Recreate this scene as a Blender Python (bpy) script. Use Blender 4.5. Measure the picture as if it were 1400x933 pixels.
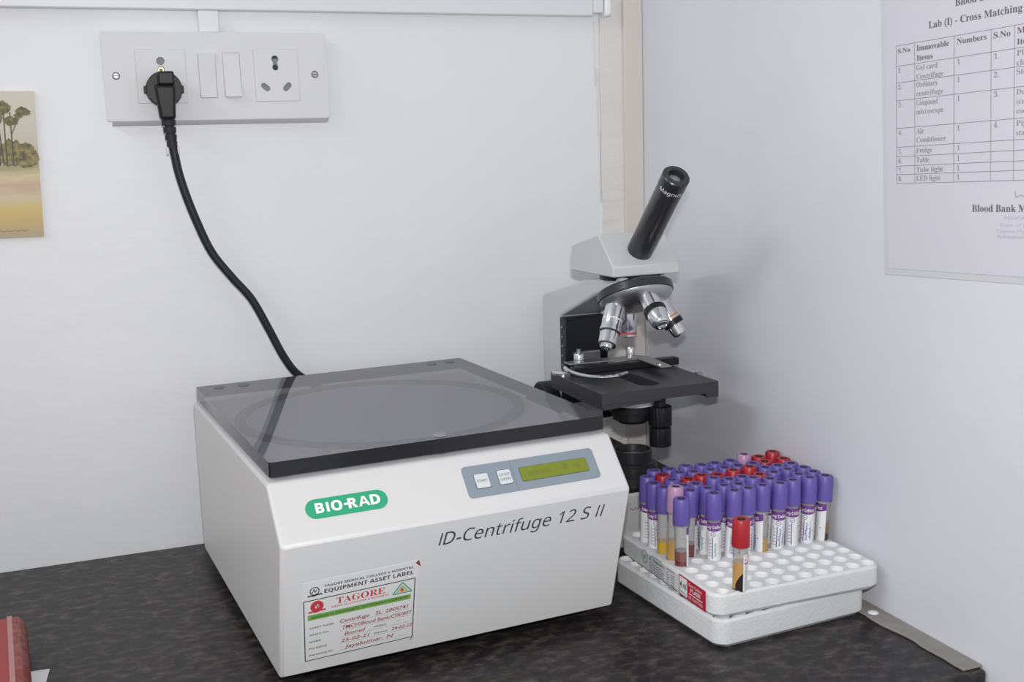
import bpy, bmesh, math, random
from mathutils import Vector, Matrix
random.seed(7)
for o in list(bpy.data.objects):
    bpy.data.objects.remove(o)
sc = bpy.context.scene
COL = sc.collection

# ------------------------------------------------------------------ camera
cd = bpy.data.cameras.new('camera'); cam = bpy.data.objects.new('camera', cd); COL.objects.link(cam)
cam.location = (-0.64943, -1.25632, 0.42271)
cam.rotation_euler = (1.4045634, 0.0297085, -0.3646750)
cd.sensor_width = 36.0; cd.lens = 1530.66 / 1400 * 36; cd.clip_start = 0.01
sc.camera = cam

# ------------------------------------------------------------------ world and lights
w = bpy.data.worlds.new('room_ambient'); sc.world = w; w.use_nodes = True
bg = w.node_tree.nodes['Background']
bg.inputs[0].default_value = (0.93, 0.96, 1.0, 1); bg.inputs[1].default_value = 0.62
def area(name, loc, target, sx, sy, power, color=(1, 1, 1)):
    l = bpy.data.lights.new(name, 'AREA'); l.shape = 'RECTANGLE'; l.size = sx; l.size_y = sy
    l.energy = power; l.color = color
    o = bpy.data.objects.new(name, l); COL.objects.link(o); o.location = loc
    o.rotation_euler = (Vector(target) - Vector(loc)).to_track_quat('-Z', 'Y').to_euler()
    return o
area('camera_flash', (-0.635, -1.25, 0.503), (-0.18, -0.05, 0.34), 0.034, 0.020, 5.7, (1, 0.985, 0.965))
area('ceiling_tube_light', (-2.05, -0.75, 1.55), (-0.3, -0.3, 0.25), 1.2, 0.08, 9.0, (0.96, 0.98, 1.0))
sc.view_settings.view_transform = 'Standard'; sc.view_settings.look = 'None'
sc.view_settings.gamma = 1.0; sc.view_settings.use_curve_mapping = False
sc.view_settings.exposure = 0.0

# ------------------------------------------------------------------ materials
def mat(name, color, rough=0.5, metal=0.0, spec=0.5, coat=0.0):
    m = bpy.data.materials.new(name); m.use_nodes = True
    b = m.node_tree.nodes['Principled BSDF']
    b.inputs['Base Color'].default_value = (*color, 1); b.inputs['Roughness'].default_value = rough
    b.inputs['Metallic'].default_value = metal; b.inputs['Specular IOR Level'].default_value = spec
    b.inputs['Coat Weight'].default_value = coat
    return m
def nd(m, t, **k):
    n = m.node_tree.nodes.new(t)
    for a, v in k.items(): setattr(n, a, v)
    return n
def lk(m, a, b): m.node_tree.links.new(a, b)
def coords(m, scale=(1, 1, 1)):
    tc = nd(m, 'ShaderNodeTexCoord'); mp = nd(m, 'ShaderNodeMapping'); mp.inputs['Scale'].default_value = scale
    lk(m, tc.outputs['Object'], mp.inputs['Vector']); return mp.outputs['Vector']
def noise(m, vec, scale, detail=3, rough=0.55):
    n = nd(m, 'ShaderNodeTexNoise'); n.inputs['Scale'].default_value = scale
    n.inputs['Detail'].default_value = detail; n.inputs['Roughness'].default_value = rough
    lk(m, vec, n.inputs['Vector']); return n.outputs['Fac']
def ramp(m, fac, stops):
    r = nd(m, 'ShaderNodeValToRGB'); e = r.color_ramp.elements
    while len(e) < len(stops): e.new(0.5)
    for el, (p, c) in zip(e, stops): el.position = p; el.color = (*c, 1)
    lk(m, fac, r.inputs['Fac']); return r.outputs['Color']
def bump(m, fac, strength, dist):
    b = nd(m, 'ShaderNodeBump'); b.inputs['Strength'].default_value = strength; b.inputs['Distance'].default_value = dist
    lk(m, fac, b.inputs['Height']); lk(m, b.outputs['Normal'], m.node_tree.nodes['Principled BSDF'].inputs['Normal'])
def base(m): return m.node_tree.nodes['Principled BSDF'].inputs['Base Color']

def wall_mat(name, ca, cb, bs, bd, rough=0.45, spec=0.35):
    m = mat(name, ca, rough, spec=spec)
    v = coords(m)
    lk(m, ramp(m, noise(m, v, 5, 4), [(0.35, ca), (0.7, cb)]), base(m))
    a = noise(m, coords(m, (1, 1, 2.2)), 16, 4, 0.6); bump(m, a, bs, bd)
    return m
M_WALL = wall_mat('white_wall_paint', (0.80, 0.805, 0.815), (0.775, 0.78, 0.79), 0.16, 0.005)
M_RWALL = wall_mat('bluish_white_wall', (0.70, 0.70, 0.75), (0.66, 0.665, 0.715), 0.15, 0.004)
M_CREAM = wall_mat('cream_casing', (0.70, 0.645, 0.595), (0.665, 0.615, 0.57), 0.1, 0.003)
M_PLASTER = wall_mat('rough_plaster', (0.76, 0.745, 0.71), (0.70, 0.68, 0.64), 0.6, 0.006)
M_TRUNK = mat('white_trunking_plastic', (0.74, 0.745, 0.76), 0.35)
M_MORTAR = wall_mat('grey_mortar', (0.31, 0.29, 0.265), (0.21, 0.20, 0.185), 0.8, 0.006, 0.8)
M_FLOOR = wall_mat('grey_floor_tile', (0.42, 0.41, 0.40), (0.36, 0.35, 0.34), 0.05, 0.002, 0.3)

# granite: dark ground with brown grey flecks
M_GRAN = mat('dark_granite', (0.03, 0.03, 0.03), 0.34, spec=0.22)
gv = coords(M_GRAN, (0.62, 1.0, 1.0))
fleck = ramp(M_GRAN, noise(M_GRAN, gv, 105, 3, 0.55), [(0.0, (0.020, 0.020, 0.022)), (0.46, (0.027, 0.026, 0.028)), (0.56, (0.052, 0.046, 0.044)), (0.70, (0.100, 0.088, 0.081))])
dk = ramp(M_GRAN, noise(M_GRAN, gv, 55, 6, 0.7), [(0.30, (0.40, 0.40, 0.43)), (0.62, (1.0, 0.97, 0.95))])
ml = nd(M_GRAN, 'ShaderNodeMixRGB', blend_type='MULTIPLY'); ml.inputs[0].default_value = 0.92
lk(M_GRAN, fleck, ml.inputs[1]); lk(M_GRAN, dk, ml.inputs[2])
fine = ramp(M_GRAN, noise(M_GRAN, gv, 300, 4, 0.7), [(0.3, (0.6, 0.6, 0.6)), (0.7, (1.35, 1.3, 1.25))])
m2 = nd(M_GRAN, 'ShaderNodeMixRGB', blend_type='MULTIPLY'); m2.inputs[0].default_value = 1.0
lk(M_GRAN, ml.outputs[0], m2.inputs[1]); lk(M_GRAN, fine, m2.inputs[2]); lk(M_GRAN, m2.outputs[0], base(M_GRAN))

M_BODY = mat('warm_white_enamel', (0.645, 0.635, 0.63), 0.42)
bump(M_BODY, noise(M_BODY, coords(M_BODY), 700, 2), 0.06, 0.0004)
M_PANELF = mat('white_front_panel', (0.68, 0.685, 0.685), 0.4)
bump(M_PANELF, noise(M_PANELF, coords(M_PANELF), 700, 2), 0.06, 0.0004)
M_MICRO = mat('microscope_enamel', (0.56, 0.575, 0.57), 0.35)
M_BLACK = mat('black_plastic', (0.011, 0.0115, 0.0125), 0.42, spec=0.3)
M_BLACKS = mat('black_satin_metal', (0.022, 0.022, 0.024), 0.3, spec=0.6)
M_STAGE = mat('black_stage_enamel', (0.035, 0.035, 0.038), 0.42)
M_RUBBER = mat('black_rubber', (0.015, 0.015, 0.016), 0.65)
M_CORD = mat('black_cord', (0.014, 0.016, 0.017), 0.45, spec=0.35)
M_CHROME = mat('chrome', (0.72, 0.72, 0.74), 0.16, 1.0)
M_STEEL = mat('brushed_steel', (0.42, 0.42, 0.43), 0.42, 1.0)
M_SILVER = mat('satin_silver', (0.55, 0.56, 0.57), 0.33, 1.0)
M_BRASS = mat('brass', (0.75, 0.52, 0.2), 0.25, 1.0)
M_SWITCH = mat('switch_white_plastic', (0.69, 0.69, 0.705), 0.5, spec=0.3)
M_SHUT = mat('grey_shutter', (0.24, 0.25, 0.265), 0.5)
M_DARKH = mat('dark_hole', (0.03, 0.03, 0.035), 0.6)
M_CLEARP = mat('clear_grey_plastic', (0.55, 0.55, 0.55), 0.3)
M_GREEN = mat('badge_green', (0.028, 0.36, 0.18), 0.4)
M_WHITEP = mat('print_white', (0.84, 0.85, 0.84), 0.5)
M_PANELG = mat('control_panel_grey_blue', (0.235, 0.285, 0.325), 0.45)
M_BTN = mat('button_white', (0.63, 0.66, 0.67), 0.4)
M_BTNR = mat('button_rim', (0.10, 0.13, 0.16), 0.5)
M_LCD = mat('lcd_green', (0.19, 0.235, 0.013), 0.25)
M_LCDT = mat('lcd_faint_segments', (0.16, 0.195, 0.02), 0.2)
M_INK = mat('dark_ink', (0.035, 0.037, 0.042), 0.6)
M_TXT = mat('grey_black_print', (0.05, 0.052, 0.055), 0.5)
M_PAPER = mat('label_paper', (0.715, 0.72, 0.72), 0.6)
M_REDINK = mat('red_ink', (0.33, 0.02, 0.05), 0.6)
M_REDPR = mat('red_print', (0.55, 0.05, 0.06), 0.5)
M_LGREEN = mat('label_green_band', (0.18, 0.40, 0.08), 0.5)
M_TEAL = mat('emblem_teal', (0.16, 0.38, 0.30), 0.5)
M_YEL = mat('emblem_yellow', (0.62, 0.55, 0.25), 0.5)
M_SHEET = mat('notice_paper', (0.635, 0.62, 0.68), 0.5)
M_NINK = mat('notice_ink', (0.13, 0.11, 0.13), 0.6)
M_NINKL = mat('notice_ink_light', (0.28, 0.26, 0.30), 0.6)
M_STAMP = mat('stamp_ink', (0.50, 0.48, 0.56), 0.6)
M_TAPE = mat('clear_tape_edge', (0.60, 0.605, 0.63), 0.3)
M_WPAPER = mat('plain_white_paper', (0.78, 0.79, 0.80), 0.6)
M_FOAM = mat('expanded_polystyrene', (0.71, 0.72, 0.725), 0.7, spec=0.25)
fv = coords(M_FOAM)
fvo = nd(M_FOAM, 'ShaderNodeTexVoronoi'); fvo.inputs['Scale'].default_value = 420; lk(M_FOAM, fv, fvo.inputs['Vector'])
bump(M_FOAM, fvo.outputs['Distance'], 0.25, 0.0012)
fb_ = M_FOAM.node_tree.nodes['Principled BSDF']; fb_.inputs['Subsurface Weight'].default_value = 0.5; fb_.inputs['Subsurface Radius'].default_value = (1, 1, 1); fb_.inputs['Subsurface Scale'].default_value = 0.004
M_FOAMLIT = mat('flash_lit_foam_in_holes', (0.90, 0.905, 0.91), 0.7, spec=0.2)  # paler copy of the foam: flash light inside the holes put into the colour
M_CAPP = mat('violet_cap', (0.128, 0.092, 0.375), 0.42)
M_CAPR = mat('red_cap', (0.40, 0.016, 0.026), 0.38)
M_CAPL = mat('pale_lilac_cap', (0.47, 0.27, 0.44), 0.34)
M_CAPH = mat('cap_recess', (0.05, 0.035, 0.09), 0.6)
M_CAPRH = mat('red_cap_recess', (0.07, 0.012, 0.014), 0.6)
M_TLAB = mat('tube_label_paper', (0.78, 0.79, 0.80), 0.45)
M_TBAND = mat('tube_label_purple', (0.17, 0.045, 0.26), 0.45)
M_TLINE = mat('tube_label_line', (0.12, 0.06, 0.22), 0.5)
M_BLUEPEN = mat('blue_pen', (0.05, 0.08, 0.38), 0.6)
M_TEALPR = mat('teal_print', (0.05, 0.30, 0.25), 0.5)
M_REDLAB = mat('red_label', (0.50, 0.018, 0.045), 0.45)
M_BLOOD = mat('blood', (0.15, 0.028, 0.026), 0.25)
M_CLOT = mat('blood_clot', (0.022, 0.012, 0.015), 0.3)
M_PLASMA = mat('orange_plasma', (0.52, 0.30, 0.09), 0.25)
M_YELLOW = mat('yellow_plasma', (0.60, 0.38, 0.035), 0.25)
M_HAEM = mat('pink_haemolysed_plasma', (0.22, 0.085, 0.075), 0.25)
M_BROWN = mat('brown_plasma', (0.27, 0.12, 0.06), 0.25)
M_REDBOOK = mat('red_cover', (0.33, 0.03, 0.03), 0.45)
M_REDSP = mat('worn_red_spine', (0.30, 0.035, 0.03), 0.5)
lk(M_REDSP, ramp(M_REDSP, noise(M_REDSP, coords(M_REDSP), 120, 4), [(0.45, (0.24, 0.025, 0.025)), (0.80, (0.30, 0.16, 0.11))]), base(M_REDSP))
M_GASK = mat('gasket_grey', (0.16, 0.165, 0.17), 0.7)
M_DECK = mat('centrifuge_deck_grey', (0.50, 0.50, 0.53), 0.6)

def glassy(name, tint, diff, dfac, rough, ior=1.45):
    """clear plastic: tinted see-through with a surface reflection and a little haze"""
    m = bpy.data.materials.new(name); m.use_nodes = True; nt = m.node_tree; nt.nodes.clear()
    out = nd(m, 'ShaderNodeOutputMaterial'); tr = nd(m, 'ShaderNodeBsdfTransparent'); tr.inputs[0].default_value = (*tint, 1)
    df = nd(m, 'ShaderNodeBsdfDiffuse'); df.inputs[0].default_value = (*diff, 1)
    gl = nd(m, 'ShaderNodeBsdfGlossy'); gl.inputs['Roughness'].default_value = rough
    fr = nd(m, 'ShaderNodeFresnel'); fr.inputs['IOR'].default_value = ior
    a = nd(m, 'ShaderNodeMixShader'); a.inputs[0].default_value = dfac
    lk(m, tr.outputs[0], a.inputs[1]); lk(m, df.outputs[0], a.inputs[2])
    ge = nd(m, 'ShaderNodeNewGeometry'); sb2 = nd(m, 'ShaderNodeMath', operation='SUBTRACT'); sb2.inputs[0].default_value = 1.0
    lk(m, ge.outputs['Backfacing'], sb2.inputs[1]); mu = nd(m, 'ShaderNodeMath', operation='MULTIPLY')
    lk(m, fr.outputs[0], mu.inputs[0]); lk(m, sb2.outputs[0], mu.inputs[1])
    b = nd(m, 'ShaderNodeMixShader'); lk(m, mu.outputs[0], b.inputs[0]); lk(m, a.outputs[0], b.inputs[1]); lk(m, gl.outputs[0], b.inputs[2])
    lk(m, b.outputs[0], out.inputs['Surface']); return m
M_LID = glassy('smoked_acrylic', (0.72, 0.72, 0.75), (0.42, 0.41, 0.45), 0.16, 0.03, 1.5)
M_LIDE = mat('smoked_acrylic_edge', (0.012, 0.012, 0.013), 0.12, spec=0.5)
M_TUBE = glassy('clear_tube_plastic', (0.90, 0.90, 0.90), (0.74, 0.73, 0.73), 0.27, 0.08, 1.4)

# ------------------------------------------------------------------ mesh helpers
class G:
    def __init__(s): s.V = []; s.F = []; s.MI = []; s.mi = 0
    def add(s, vs, fs):
        n = len(s.V); s.V += [tuple(v) for v in vs]
        for f in fs: s.F.append(tuple(i + n for i in f)); s.MI.append(s.mi)
        return s
    def box(s, x0, x1, y0, y1, z0, z1):
        v = [(x, y, z) for z in (z0, z1) for y in (y0, y1) for x in (x0, x1)]
        return s.add(v, [(0, 2, 3, 1), (4, 5, 7, 6), (0, 1, 5, 4), (2, 6, 7, 3), (0, 4, 6, 2), (1, 3, 7, 5)])
    def lathe(s, prof, o=(0, 0, 0), ax=(0, 0, 1), n=32, a0=0.0, a1=None):
        """prof: list of (radius, height) along ax"""
        q = Vector((0, 0, 1)).rotation_difference(Vector(ax).normalized()); o = Vector(o)
        full = a1 is None; a1 = 2 * math.pi if full else a1
        m = n if full else n + 1; rings = []; vs = []; fs = []
        for r, h in prof:
            if r < 1e-7: rings.append([len(vs)]); vs.append(o + q @ Vector((0, 0, h)))
            else:
                rings.append(list(range(len(vs), len(vs) + m)))
                for i in range(m):
                    a = a0 + (a1 - a0) * i / n; vs.append(o + q @ Vector((r * math.cos(a), r * math.sin(a), h)))
        for A, B in zip(rings, rings[1:]):
            for i in range(n):
                j = (i + 1) % m if full else i + 1
                if len(A) == 1 and len(B) == 1: continue
                if len(A) == 1: fs.append((A[0], B[i], B[j]))
                elif len(B) == 1: fs.append((A[i], A[j], B[0]))
                else: fs.append((A[i], A[j], B[j], B[i]))
        return s.add(vs, fs)
    def cyl(s, p0, p1, r0, r1=None, n=24):
        p0 = Vector(p0); p1 = Vector(p1); L = (p1 - p0).length; r1 = r0 if r1 is None else r1
        return s.lathe([(0, 0), (r0, 0), (r1, L), (0, L)], p0, p1 - p0, n)
    def prism(s, poly, axis, a0, a1):
        """poly in the two other axes (cyclic order kept), extruded along axis"""
        def P(u, v, a): return {'x': (a, u, v), 'y': (u, a, v), 'z': (u, v, a)}[axis]
        n = len(poly)
        vs = [P(u, v, a0) for u, v in poly] + [P(u, v, a1) for u, v in poly]
        fs = [tuple(range(n)), tuple(range(2 * n - 1, n - 1, -1))] + [(i, (i + 1) % n, n + (i + 1) % n, n + i) for i in range(n)]
        return s.add(vs, fs)
    def plate(s, outer, holes, z0, z1):
        """flat plate with real holes; outer and holes are loops of (x, y)"""
        bm = bmesh.new(); eds = []; loops = [outer] + holes; idx = {}
        k = 0
        for lp in loops:
            vs = [bm.verts.new((x, y, 0)) for x, y in lp]
            for v in vs: idx[v] = k; k += 1
            eds += [bm.edges.new((vs[i], vs[(i + 1) % len(vs)])) for i in range(len(vs))]
        r = bmesh.ops.triangle_fill(bm, use_beauty=True, use_dissolve=False, edges=eds)
        tri = [tuple(idx[v] for v in f.verts) for f in bm.faces]; bm.free()
        pts = [p for lp in loops for p in lp]; n = len(pts)
        vs = [(x, y, z1) for x, y in pts] + [(x, y, z0) for x, y in pts]
        fs = tri + [tuple(i + n for i in reversed(t)) for t in tri]
        b = 0
        for lp in loops:
            m = len(lp)
            fs += [(b + i, b + (i + 1) % m, n + b + (i + 1) % m, n + b + i) for i in range(m)]; b += m
        return s.add(vs, fs)
    def tube(s, path, r, n=12, caps=True):
        path = [Vector(p) for p in path]; rs = r if isinstance(r, (list, tuple)) else [r] * len(path)
        vs = []; fs = []; up = None
        for i, p in enumerate(path):
            t = (path[min(i + 1, len(path) - 1)] - path[max(i - 1, 0)]).normalized()
            if up is None: up = t.orthogonal().normalized()
            up = (up - t * up.dot(t)).normalized(); sd = t.cross(up)
            for k in range(n):
                a = 2 * math.pi * k / n; vs.append(p + (up * math.cos(a) + sd * math.sin(a)) * rs[i])
        for i in range(len(path) - 1):
            for k in range(n): fs.append((i * n + k, i * n + (k + 1) % n, (i + 1) * n + (k + 1) % n, (i + 1) * n + k))
        if caps: fs += [tuple(range(n - 1, -1, -1)), tuple(range((len(path) - 1) * n, len(path) * n))]
        return s.add(vs, fs)
    def flat(s, polys, fn):
        for k, (vs, fs) in enumerate(polys): s.add([fn(x, y, k * 6e-6) for x, y in vs], fs)
        return s
    def build(s, name, m, parent=None, smooth=35, bevel=0, seg=2, recalc=True):
        me = bpy.data.meshes.new(name); me.from_pydata(s.V, [], s.F)
        ms = m if isinstance(m, (list, tuple)) else [m]
        for x in ms: me.materials.append(x)
        for p, i in zip(me.polygons, s.MI): p.material_index = i
        if recalc:
            bm = bmesh.new(); bm.from_mesh(me); bmesh.ops.recalc_face_normals(bm, faces=bm.faces); bm.to_mesh(me); bm.free()
        if smooth:
            for p in me.polygons: p.use_smooth = True
            me.set_sharp_from_angle(angle=math.radians(smooth))
        o = bpy.data.objects.new(name, me); COL.objects.link(o)
        if parent: o.parent = parent
        if bevel:
            b = o.modifiers.new('edge_rounding', 'BEVEL'); b.width = bevel; b.segments = seg; b.limit_method = 'ANGLE'; b.angle_limit = math.radians(40)
        return o

def rrect(x0, x1, y0, y1, r, n=6):
    p = []
    for cx, cy, a in ((x1 - r, y1 - r, 0), (x0 + r, y1 - r, 90), (x0 + r, y0 + r, 180), (x1 - r, y0 + r, 270)):
        for i in range(n + 1):
            t = math.radians(a + 90 * i / n); p.append((cx + r * math.cos(t), cy + r * math.sin(t)))
    return p
def circ(cx, cy, r, n=20, ry=None):
    return [(cx + r * math.cos(2 * math.pi * i / n), cy + (ry or r) * math.sin(2 * math.pi * i / n)) for i in range(n)]
def ngon(pts): return (pts, [tuple(range(len(pts)))])
def quad(x0, x1, y0, y1): return ngon([(x0, y0), (x1, y0), (x1, y1), (x0, y1)])
def ringp(cx, cy, ro, ri, n=20):
    a = circ(cx, cy, ro, n); b = circ(cx, cy, ri, n)
    return (a + b, [(i, (i + 1) % n, n + (i + 1) % n, n + i) for i in range(n)])
def line(pts, w):
    vs = []; fs = []
    for (x0, y0), (x1, y1) in zip(pts, pts[1:]):
        dx, dy = x1 - x0, y1 - y0; L = math.hypot(dx, dy) or 1; nx, ny = -dy / L * w / 2, dx / L * w / 2
        k = len(vs); vs += [(x0 + nx, y0 + ny), (x0 - nx, y0 - ny), (x1 - nx, y1 - ny), (x1 + nx, y1 + ny)]; fs.append((k, k + 1, k + 2, k + 3))
    return (vs, fs)
_tc = {}; _tk = {}
def text(s, x, y, h, width=None, bold=0.0, shear=0.0, align='L', serif=False, style=None):
    """letters as flat polygons: cap height h, optional total width"""
    style = 'serif' if serif else style
    if style:
        U, Lw, Dg = {'serif': (0x1D400, 0x1D41A, 0x1D7CE), 'serifr': (0x1D400, 0x1D41A, 0x1D7CE), 'sans': (0x1D5A0, 0x1D5BA, 0x1D7E2), 'sansb': (0x1D5D4, 0x1D5EE, 0x1D7EC)}[style]
        if style == 'serifr': bold -= 0.006
        t = ''
        for c in s:
            if 'A' <= c <= 'Z': t += chr(U + ord(c) - 65)
            elif 'a' <= c <= 'z': t += chr(Lw + ord(c) - 97)
            elif '0' <= c <= '9': t += chr(Dg + ord(c) - 48)
            else: t += c
        s = t
    key = (s, bold, shear)
    if key not in _tc:
        if 'ob' not in _tk:
            cu = bpy.data.curves.new('lettering', 'FONT'); cu.size = 1; cu.resolution_u = 2; cu.fill_mode = 'FRONT'
            _tk['ob'] = bpy.data.objects.new('lettering', cu)
        ob = _tk['ob']; cu = ob.data; cu.body = s; cu.offset = bold; cu.shear = shear
        me = ob.to_mesh()
        _tc[key] = ([(v.co.x, v.co.y) for v in me.vertices], [tuple(p.vertices) for p in me.polygons])
        ob.to_mesh_clear()
    vs, fs = _tc[key]
    if not vs: return ([], [])
    x0 = min(v[0] for v in vs); x1 = max(v[0] for v in vs); k = h / 0.70
    kx = k if width is None else width / (x1 - x0)
    off = {'L': 0, 'C': -(x1 - x0) * kx / 2, 'R': -(x1 - x0) * kx}[align]
    return ([(x + off + (a - x0) * kx, y + b * k) for a, b in vs], fs)

def empty(name, loc, label, cat, group=None, rot=(0, 0, 0)):
    o = bpy.data.objects.new(name, None); COL.objects.link(o); o.location = loc; o.rotation_euler = rot
    o.empty_display_size = 0.02
    return tag(o, label, cat, group)
def tag(o, label, cat, group=None):
    o['label'] = label; o['category'] = cat
    if group: o['group'] = group
    return o
def struct(o): o['kind'] = 'structure'; return o

# ------------------------------------------------------------------ room shell
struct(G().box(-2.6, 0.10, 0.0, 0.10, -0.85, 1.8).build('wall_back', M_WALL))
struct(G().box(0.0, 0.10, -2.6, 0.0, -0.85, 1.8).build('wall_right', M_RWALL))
struct(G().box(-2.6, 0.10, -2.6, 0.10, -0.95, -0.85).build('floor', M_FLOOR))
struct(G().box(-2.6, 0.10, -2.6, 0.10, 1.8, 1.9).build('ceiling', M_WALL))
# corner casing, plaster strip and cable trunking on the back wall
struct(G().box(-0.0252, -0.0003, -0.010, 0.0, 0.0, 1.8).build('trim_1', M_CREAM, bevel=0.001))
g = G(); zz = [i * 0.05 for i in range(37)]
L = [(-0.0535 + random.uniform(-0.0012, 0.0012), z) for z in zz]
g.prism([(x, z) for x, z in L] + [(-0.0252, 1.8), (-0.0252, 0.0)], 'y', -0.003, 0.0)
struct(g.build('trim_2', M_PLASTER))
struct(G().box(-2.6, -0.066, -0.012, 0.0, 0.5800, 0.6060).build('trim_3', M_TRUNK, bevel=0.0015))
t = struct(G().box(-0.0665, -0.0545, -0.016, 0.0, 0.5835, 0.6100).build('trim_4', M_TRUNK, bevel=0.001))
struct(G().box(-0.0535, -0.0445, -0.019, 0.0, 0.5795, 0.6100).build('trim_5', M_WHITEP, bevel=0.003))
struct(G().box(-0.5205, -0.4990, -0.011, 0.0, 0.5570, 0.5800).build('trim_6', M_TRUNK, bevel=0.0015))
g = G()   # pencil thin plaster crack beside the strip
for a, b, x in ((0.50, 0.575, -0.0605), (0.44, 0.52, -0.0575), (0.36, 0.45, -0.0560)):
    g.box(x - 0.0008, x + 0.0008, -0.0013, 0.0, a, b)
struct(g.build('trim_7', M_PLASTER, bevel=0.0006))

# worktop with mortar joint at the right wall
ct = G().box(-2.6, -0.001, -0.598, 0.0, -0.02, 0.0).build('countertop', M_GRAN, bevel=0.003)
tag(ct, 'dark speckled granite countertop carrying all the lab equipment', 'countertop')
for x in (-2.2, -1.1, -0.04):
    struct(G().box(x - 0.02, x + 0.02, -0.56, -0.002, -0.85, -0.0205).build('counter_support', M_GRAN))
g = G()
N = 26; pl = []; pr = []
for i in range(N + 1):
    y = -0.592 + i * (0.592 - 0.28) / N
    pl.append((-0.0195 + random.uniform(-0.0018, 0.0018) - (0.003 if y > -0.5 else 0), y)); pr.append((-0.0005, y))
g.prism(pl + pr[::-1], 'z', 0.0, 0.0022)
struct(g.build('trim_8', M_MORTAR, bevel=0.0008))
g = G(); g.lathe([(0, 0.0016), (0.003, 0.0013), (0.0046, 0.0005), (0.005, 0.0)], (-0.0125, -0.4715, 0.0022), n=14)
tag(g.build('plaster_drop', M_WPAPER), 'small white plaster drop dried on the grey mortar joint', 'plaster drop')

# ------------------------------------------------------------------ switch board
sb = empty('switch_board', (-0.6189, 0, 0.4672), 'white switchboard with two sockets and two rocker switches on the wall', 'switchboard')
D = 0.014; BW, BH = 0.2308, 0.0900
G().box(0.004, BW - 0.003, -0.0085, 0.0, 0.002, BH - 0.002).prism([(-0.0125, 0.0022), (-0.0115, -0.0004), (-0.0012, -0.0046), (0.0, -0.0046), (0.0, 0.0022)], 'x', 0.0050, BW - 0.0004).build('back_box', M_SWITCH, sb)
# face plate with openings for the modules (x, z) -> wall plane
def wall_plate(outer, holes, y0, y1):
    q = G().plate(outer, holes, 0, 1); q.V = [(x, y0 + (y1 - y0) * z, y) for x, y, z in q.V]; return q
mods = [(0.0322, 0.0815, 0.0180, 0.0722), (0.1523, 0.1990, 0.0186, 0.0730)]
swi = [(0.0950, 0.1122, 0.0228, 0.0688), (0.1203, 0.1375, 0.0232, 0.0690)]
def rr(b, e=0.0, r=0.001): return rrect(b[0] - e, b[1] + e, b[2] - e, b[3] + e, r, 3)
wall_plate(rrect(0, BW, 0, BH, 0.003, 4), [rr(b, 0.00009) for b in mods] + [rr(b, 0.00016) for b in swi], -0.0085, -D).build('face_plate', M_SWITCH, sb, bevel=0.0012)
hol = [[('c', 0.0570, 0.0605, 0.0042), ('c', 0.0571, 0.0520, 0.0034)],
       [('c', 0.1748, 0.0628, 0.0038), ('c', 0.1748, 0.0535, 0.0032), ('s', 0.1613, 0.0348, 0.1650, 0.0318, 0.0030), ('s', 0.1880, 0.0353, 0.1848, 0.0318, 0.0030)]]
def slot(x0, y0, x1, y1, r, n=8):
    a = math.atan2(y1 - y0, x1 - x0); p = []
    for i in range(n + 1): t = a + math.pi / 2 + math.pi * i / n; p.append((x0 + r * math.cos(t), y0 + r * math.sin(t)))
    for i in range(n + 1): t = a - math.pi / 2 + math.pi * i / n; p.append((x1 + r * math.cos(t), y1 + r * math.sin(t)))
    return p
for b, hs in zip(mods, hol):
    hp = [circ(h[1], h[2], h[3], 16) if h[0] == 'c' else slot(*h[1:]) for h in hs]
    if b is mods[1]:     # upper pair overlaps: one keyhole shaped opening
        up = []
        for i in range(25):
            t = math.radians(-52 + 284 * i / 24); up.append((0.1748 + 0.0038 * math.cos(t), 0.0626 + 0.0038 * math.sin(t)))
        for i in range(19):
            t = math.radians(140 + 260 * i / 18); up.append((0.1748 + 0.0032 * math.cos(t), 0.0540 + 0.0032 * math.sin(t)))
        hp = [up] + hp[2:]
    so = wall_plate(rr(b), hp, -0.009, -D - 0.0006).build('socket_outlet', M_SWITCH, sb, bevel=0.0004)
    wall_plate(rr(b, -0.004), [], -0.0088, -0.0105).build('shutter', M_SHUT, so)
    if b is mods[1]:
        G().cyl((0.1748, -0.0105, 0.0540), (0.1748, -0.0112, 0.0540), 0.0031, n=16).build('earth_pin_hole', M_DARKH, so)
        wall_plate(circ(0.1748, 0.0650, 0.0030, 14, 0.0018), [], -0.0105, -0.0112).build('earth_pin_hole', M_DARKH, so)
    else:
        G().lathe([(0.0028, 0), (0.0028, 0.0012), (0.0018, 0.0012), (0.0018, 0.0)], (0.0571, -0.0105, 0.0518), (0, -1, 0), 16).build('brass_contact', M_BRASS, so)
for i, b in enumerate(swi):
    w2 = G().prism([(-0.009, b[2]), (-0.0152 if i == 0 else -0.0185, b[2]), (-0.0146, (b[2] + b[3]) / 2), (-0.0175 if i == 0 else -0.0142, b[3]), (-0.009, b[3])], 'x', b[0], b[1])
    w2.build('rocker_switch', M_SWITCH, sb, bevel=0.0006)
for x, z in ((0.0123, 0.0457), (0.2169, 0.0466)):
    s_ = G().lathe([(0, 0.0008), (0.0024, 0.0008), (0.0032, 0.0), (0.0036, 0.0006), (0.0040, 0.0)], (x, -D, z), (0, -1, 0), 18).build('screw', M_STEEL, sb)
    G().box(x - 0.0022, x + 0.0022, -D - 0.0011, -D - 0.0008, z - 0.0004, z + 0.0004).build('screw_slot', M_DARKH, s_)

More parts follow.
